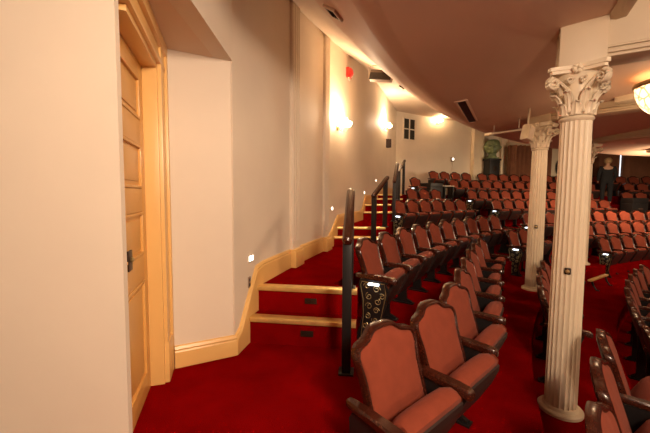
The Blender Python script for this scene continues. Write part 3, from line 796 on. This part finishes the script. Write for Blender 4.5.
# ------------------------------------------------------------------ bust on pedestal
bp_ = phi_px(490, 18.2); bx, by = ring(18.20, bp_)
t = empty('pedestal', (bx, by, 1.33), face(bp_)); tag(t, 'tall black pedestal with a small plaque under the green bust', 'pedestal')
m = MB(); m.box((0, 0, .06), (.60, .40, .12), bev=.01); m.box((0, 0, .78), (.52, .34, 1.36), bev=.008); m.box((0, 0, 1.49), (.60, .40, .08), bev=.012); m.build('body', 'black', t)
m = MB(); m.box((0, -.175, 1.12), (.2, .012, .2), bev=.003); m.build('plaque', 'plate', t)
t = empty('bronze_bust', (bx, by, 1.33+1.53), math.atan2(-bx, by)+.12); t.scale = (1.2, 1.0, .88); tag(t, 'oversized green bronze head of a man on the black pedestal', 'sculpture')
m = MB(); rows = []
NR, NA = 40, 48
for i in range(NR+1):
    f = i/NR; z = f*.90; r = []
    for k in range(NA):
        a = 2*math.pi*k/NA; ca, sa = math.cos(a), math.sin(a)       # front is -Y
        fr = max(0, -sa)
        if f < .22:   # neck and base
            q = f/.22; rx = .21-.09*q**.6; ry = .17-.05*q**.6
        else:
            q = (f-.22)/.78; e = math.sqrt(max(0, 1-(abs(q-.52)/.52)**2.3)); rx = .235*e+.004; ry = .27*e+.004
            if q < .25: rx = max(rx, .12*(1-q)); ry = max(ry, .13*(1-q))
        bump = 0
        if f > .22 and fr > 0:
            g_ = lambda zc, ac, sz, sa_: math.exp(-((q-zc)/sz)**2 - (((ca-ac))/sa_)**2)*fr
            bump += .075*g_(.42, 0, .07, .13) + .03*g_(.50, 0, .08, .10)              # nose
            bump += .028*g_(.585, .3, .035, .25) + .028*g_(.585, -.3, .035, .25)      # brows
            bump -= .040*g_(.51, .33, .04, .14) + .040*g_(.51, -.33, .04, .14)        # eye sockets
            bump += .022*g_(.50, .33, .018, .08) + .022*g_(.50, -.33, .018, .08)      # eyeballs
            bump += .026*g_(.295, 0, .022, .22) + .022*g_(.25, 0, .02, .18)-.018*g_(.272, 0, .010, .22)  # lips
            bump += .045*g_(.14, 0, .06, .25)                                          # chin
            bump += .02*g_(.38, .55, .08, .15) + .02*g_(.38, -.55, .08, .15)          # cheeks
        if f > .22:
            bump += .055*math.exp(-((q-.47)/.10)**2)*math.exp(-((abs(ca)-1)/.03)**2)   # ears
            hair = max(0, min(1, (q-.70 + max(0, sa)*.5)*5))
            bump += hair*(.022+.012*math.sin(k*2.1+i*.9)*math.cos(i*1.3+k))
        r.append(((rx+bump)*ca, (ry+bump)*sa + .02, z))
    rows.append(r)
m.grid(rows, cu=True, cap=True); m.build('head', 'bronze', t, angle=80)
m = MB(); m.box((0, 0, .02), (.42, .34, .06), bev=.012); m.build('base', 'bronze', t)

# ------------------------------------------------------------------ white box speaker and rail at the slimmer column
x, y, z = at(524, 133, 4.9)
t = empty('white_box_speaker', (x, y, z), R_(25)); tag(t, 'small tilted white box speaker under the soffit beside the slimmer column', 'speaker')
m = MB(); m.box((0, 0, 0), (.13, .12, .22), ry=R_(16), bev=.01); b_ = m.build('cabinet', 'white', t)
m = MB(); m.box((-.008, -.062, -.01), (.10, .008, .18), ry=R_(16)); m.build('grille', 'offwhite', b_)
m = MB(); m.tube([(0, 0, .09), (.02, 0, ceil_xy(x, y)-z)], .012, n=8); m.build('hanger', 'white', t)
a = Vector(at(486, 134, 5.9)); b = Vector(at(521, 129, 5.35))
t = empty('lighting_rail', tuple(a)); tag(t, 'thin pale rail with an end box under the soffit, left of the white box speaker', 'rail')
m = MB(); m.tube([(0, 0, 0), tuple(b-a)], .016, n=8); m.build('bar', 'offwhite', t)
m = MB(); m.box((0, 0, 0), (.14, .06, .045), rz=R_(-55), bev=.006); m.build('end_box', 'white', t)
m = MB(); m.tube([tuple((b-a)*.15), tuple((b-a)*.15+Vector((0, 0, ceil_xy(a.x, a.y)-a.z)))], .007, n=6); m.tube([tuple((b-a)*.85), tuple((b-a)*.85+Vector((0, 0, ceil_xy(b.x, b.y)-b.z)))], .007, n=6); m.build('hangers', 'offwhite', t)
x, y, z = at(620, 98, 4.6)
t = empty('white_ceiling_box', (x, y, z), R_(30)); tag(t, 'pale rectangular box under the soffit between big column and glowing bowl lamp', 'ceiling box')
m = MB(); m.box((0, 0, .04), (.26, .2, .20), bev=.008); m.build('cabinet', 'white', t)
m = MB(); m.tube([(0, 0, .1), (0, 0, EYE+1.5-z)], .03, n=10); m.build('hanger', 'white', t)

# ------------------------------------------------------------------ bowl lamps under the soffit
def bowl_lamp(x, y, zt, label, r=.29, energy=60):
    t = empty('bowl_ceiling_lamp', (x, y, zt)); tag(t, label, 'ceiling lamp')
    m = MB(); m.lathe([(.06, 0), (.06, -.02), (.02, -.03), (.012, -.05), (.012, -.16)], n=16); m.build('canopy', 'gold', t)
    m = MB(); pr = [(r, -.14), (r*1.02, -.15)] + [(r*math.cos(a_*math.pi/20), -.16-.34*math.sin(a_*math.pi/20)) for a_ in range(0, 11)]
    m.lathe(pr[:-1]+[(.01, -.50)], n=32, cap=False); m.build('glass_bowl', 'bowl', t)
    m = MB(); m.lathe([(r*1.0, -.12), (r*1.06, -.12), (r*1.07, -.15), (r*1.03, -.17), (r*1.0, -.16)], n=32, cap=False); m.build('rim', 'gold', t)
    for k in range(3):
        a_ = k*2*math.pi/3; m = MB(); m.tube([(0, 0, -.03), (r*math.cos(a_), r*math.sin(a_), -.13)], .006, n=5); m.build('chain', 'gold', t)
    li = bpy.data.lights.new('bowl_bulb', 'POINT'); li.energy = energy; li.color = (1, .68, .40); li.shadow_soft_size = .2
    lo = bpy.data.objects.new('bowl_bulb', li); COL.objects.link(lo); lo.parent = t; lo.location = (0, 0, -.60)
    return t
bowl_lamp(.75, -1.7, EYE+1.22, 'added unseen glass bowl lamp behind the camera, brightening the near soffit', energy=26)  # unseen lamp added to lift the near soffit
bowl_lamp(3.86, 3.74, EYE+1.42, 'glowing patterned glass bowl lamp under the soffit at the right edge', energy=14)

# ------------------------------------------------------------------ person standing among the far rows
pp = phi_px(605, 16.7); px_, py_ = ring(16.70, pp)
def skin_mesh(name, verts, edges, radii, m_, parent, sub=2, root=0):
    me = bpy.data.meshes.new(name); me.from_pydata(verts, edges, []); me.materials.append(M[m_])
    o = bpy.data.objects.new(name, me); COL.objects.link(o); o.parent = parent
    sk = o.modifiers.new('s', 'SKIN'); sk.use_smooth_shade = True
    lay = me.skin_vertices[0] if me.skin_vertices else None
    for i, r in enumerate(radii):
        d = me.skin_vertices[0].data[i]; d.radius = r if isinstance(r, tuple) else (r, r); d.use_root = (i == root)
    ss = o.modifiers.new('ss', 'SUBSURF'); ss.levels = sub; ss.render_levels = sub
    return o
def ensure_skin(name, verts, edges, radii, m_, parent, root=0):
    me = bpy.data.meshes.new(name); bm = bmesh.new(); sl = bm.verts.layers.skin.verify()
    V = [bm.verts.new(v) for v in verts]
    for i, v in enumerate(V):
        r = radii[i]; v[sl].radius = r if isinstance(r, tuple) else (r, r); v[sl].use_root = (i == root)
    for a_, b_ in edges: bm.edges.new((V[a_], V[b_]))
    bm.to_mesh(me); bm.free(); me.materials.append(M[m_])
    o = bpy.data.objects.new(name, me); COL.objects.link(o); o.parent = parent
    sk = o.modifiers.new('s', 'SKIN'); sk.use_smooth_shade = True
    ss = o.modifiers.new('ss', 'SUBSURF'); ss.levels = 2; ss.render_levels = 2
    return o
per = empty('person', (px_, py_, 1.0), face(pp)+R_(150)); tag(per, 'fair-haired person in black standing among the far rows, back to the camera', 'person'); per.scale = (1.12, 1.12, 1.05)
V_ = [(0, 0, .94), (0, 0, 1.15), (0, .01, 1.36), (0, 0, 1.48), (0, -.01, 1.56), (0, -.02, 1.66), (0, -.01, 1.74),
      (.10, 0, .88), (.11, -.01, .48), (.11, .02, .09), (.11, -.12, .04), (-.10, 0, .88), (-.11, -.01, .48), (-.11, .02, .09), (-.11, -.12, .04),
      (.19, 0, 1.40), (.24, .02, 1.12), (.22, -.12, .90), (.20, -.19, .84), (-.19, 0, 1.40), (-.24, .02, 1.12), (-.22, -.12, .90), (-.20, -.19, .84)]
E_ = [(0, 1), (1, 2), (2, 3), (3, 4), (4, 5), (5, 6), (0, 7), (7, 8), (8, 9), (9, 10), (0, 11), (11, 12), (12, 13), (13, 14), (2, 15), (15, 16), (16, 17), (17, 18), (2, 19), (19, 20), (20, 21), (21, 22)]
Rr = [(.15, .11), (.13, .10), (.16, .10), .055, .07, .095, .07, .085, .055, .042, .035, .085, .055, .042, .035, .055, .042, .032, .03, .055, .042, .032, .03]
ensure_skin('body', V_, E_, Rr, 'skin', per)
idx = [0, 1, 2, 3, 7, 8, 9, 11, 12, 13, 15, 16, 17, 19, 20, 21]
mp_ = {j: i for i, j in enumerate(idx)}
ensure_skin('black_suit', [V_[j] for j in idx], [(mp_[a_], mp_[b_]) for a_, b_ in E_ if a_ in mp_ and b_ in mp_], [tuple(q*1.18+.012 for q in (Rr[j] if isinstance(Rr[j], tuple) else (Rr[j], Rr[j]))) for j in idx], 'cloth', per)
m = MB(); rows = []
for i in range(13):
    f = i/12; z = 1.56+.225*f; e = math.sqrt(max(.0, 1-((f-.42)/.6)**2))*.118 if f < 1 else .02
    rows.append([((e)*math.cos(a_*math.pi/10), .012+(e*1.05 if math.sin(a_*math.pi/10) > 0 or f > .55 else e*.55)*math.sin(a_*math.pi/10), z) for a_ in range(20)])
m.grid(rows, cu=True, cap=True); m.build('hair', 'hair', per, angle=80)

# black equipment case, and a box added for aisle shade, on the cross aisle behind the third landing
def case(px, R, z, w, d, h, label):
    p = phi_px(px, R); x, y = ring(R, p); t = empty('equipment_case', (x, y, z), face(p)); tag(t, label, 'case', 'black equipment cases among the far seats')
    m = MB(); m.box((0, 0, h*.4), (w, d, h*.8), bev=.01); m.build('body', 'black', t)
    m = MB(); m.box((0, 0, h*.9), (w*1.01, d*1.01, h*.2), bev=.01); m.build('lid', 'black', t)
    m = MB(); m.tube([(-.08, -d/2-.01, h*.6), (-.07, -d/2-.03, h*.6), (.07, -d/2-.03, h*.6), (.08, -d/2-.01, h*.6)], .008, n=6); m.build('handle', 'grey', t)
case(431, 16.85, 1.0, .60, .40, .70, 'black equipment case in front of the four seats below the back wall')
case(634, 15.2, .32, .62, .42, .95, 'added black box for the shade in the middle block aisle gap, far right')  # black box put in where the aisle gap lies dark
# pale desk in front of it
p = phi_px(446, 16.8); x, y = ring(16.8, p); t = empty('control_desk', (x, y, 1.0), face(p)); tag(t, 'pale-topped narrow control desk beside the black equipment case', 'desk')
m = MB(); m.box((0, 0, .62), (.46, .25, .03), bev=.005); m.build('desk_top', 'offwhite', t)
for q in (-.20, .20):
    m = MB(); m.box((q, 0, .30), (.03, .22, .61)); m.build('side_panel', 'black', t)

t = empty('wooden_foot_rail', (5.25, 6.33, -.55), math.atan2(.47, .72)); tag(t, 'pale wooden bar on dark feet, low on the red floor by the big column', 'rail')
m = MB(); m.box((.43, 0, .20), (.92, .07, .035), bev=.008); m.build('bar', 'trim', t)
for q in (.08, .80):
    m = MB(); m.tube([(q, .0, .185), (q+.02, -.03, .08), (q+.01, -.08, .012), (q+.01, -.13, .010)], [.02, .017, .016, .012], n=8); m.build('foot', 'iron', t)

# ------------------------------------------------------------------ lights
def area(name, loc, target, size, power, col, sy=None):
    li = bpy.data.lights.new(name, 'AREA'); li.energy = power; li.size = size; li.color = col
    if sy: li.shape = 'RECTANGLE'; li.size_y = sy
    o = bpy.data.objects.new(name, li); COL.objects.link(o); o.location = loc
    o.rotation_euler = (Vector(target)-Vector(loc)).to_track_quat('-Z', 'Y').to_euler(); return o
WARM = (1, .66, .40)
area('house_light_entry', (.9, -.9, 2.45), (-.3, 3.2, 1.4), .5, 58, (1, .75, .55))
area('house_light_stage', (9.5, -4.5, 4.5), (4, 6, .3), 2.0, 190, (1, .68, .43))
area('fill_light_back', (9.4, 8.6, 2.42), (7.3, 15, 2.6), 1.0, 95, (1, .72, .45))  # added fill to brighten the bust, back wall and curtains
area('fill_light_far', (9.0, 5.5, 2.65), (8.5, 9, .3), 1.2, 42, WARM)  # added fill over the far seat rows, no fixture
w = bpy.data.worlds.new('w'); sc.world = w; w.use_nodes = True
w.node_tree.nodes['Background'].inputs[0].default_value = (1, .62, .42, 1); w.node_tree.nodes['Background'].inputs[1].default_value = .05

# ------------------------------------------------------------------ camera
cam = bpy.data.cameras.new('camera'); cam.lens = 18.0; cam.sensor_width = 36.0; cam.clip_start = .02
co = bpy.data.objects.new('camera', cam); COL.objects.link(co)
pitch = math.atan(21.5/F)
co.matrix_world = Matrix.Translation((0, 0, EYE)) @ Matrix.Rotation(math.pi/2-pitch, 4, 'X') @ Matrix.Rotation(R_(.4), 4, 'Z')
sc.camera = co
sc.view_settings.view_transform = 'Standard'; sc.view_settings.look = 'None'; sc.view_settings.gamma = 1; sc.view_settings.exposure = 1.0
sc.view_settings.use_curve_mapping = False
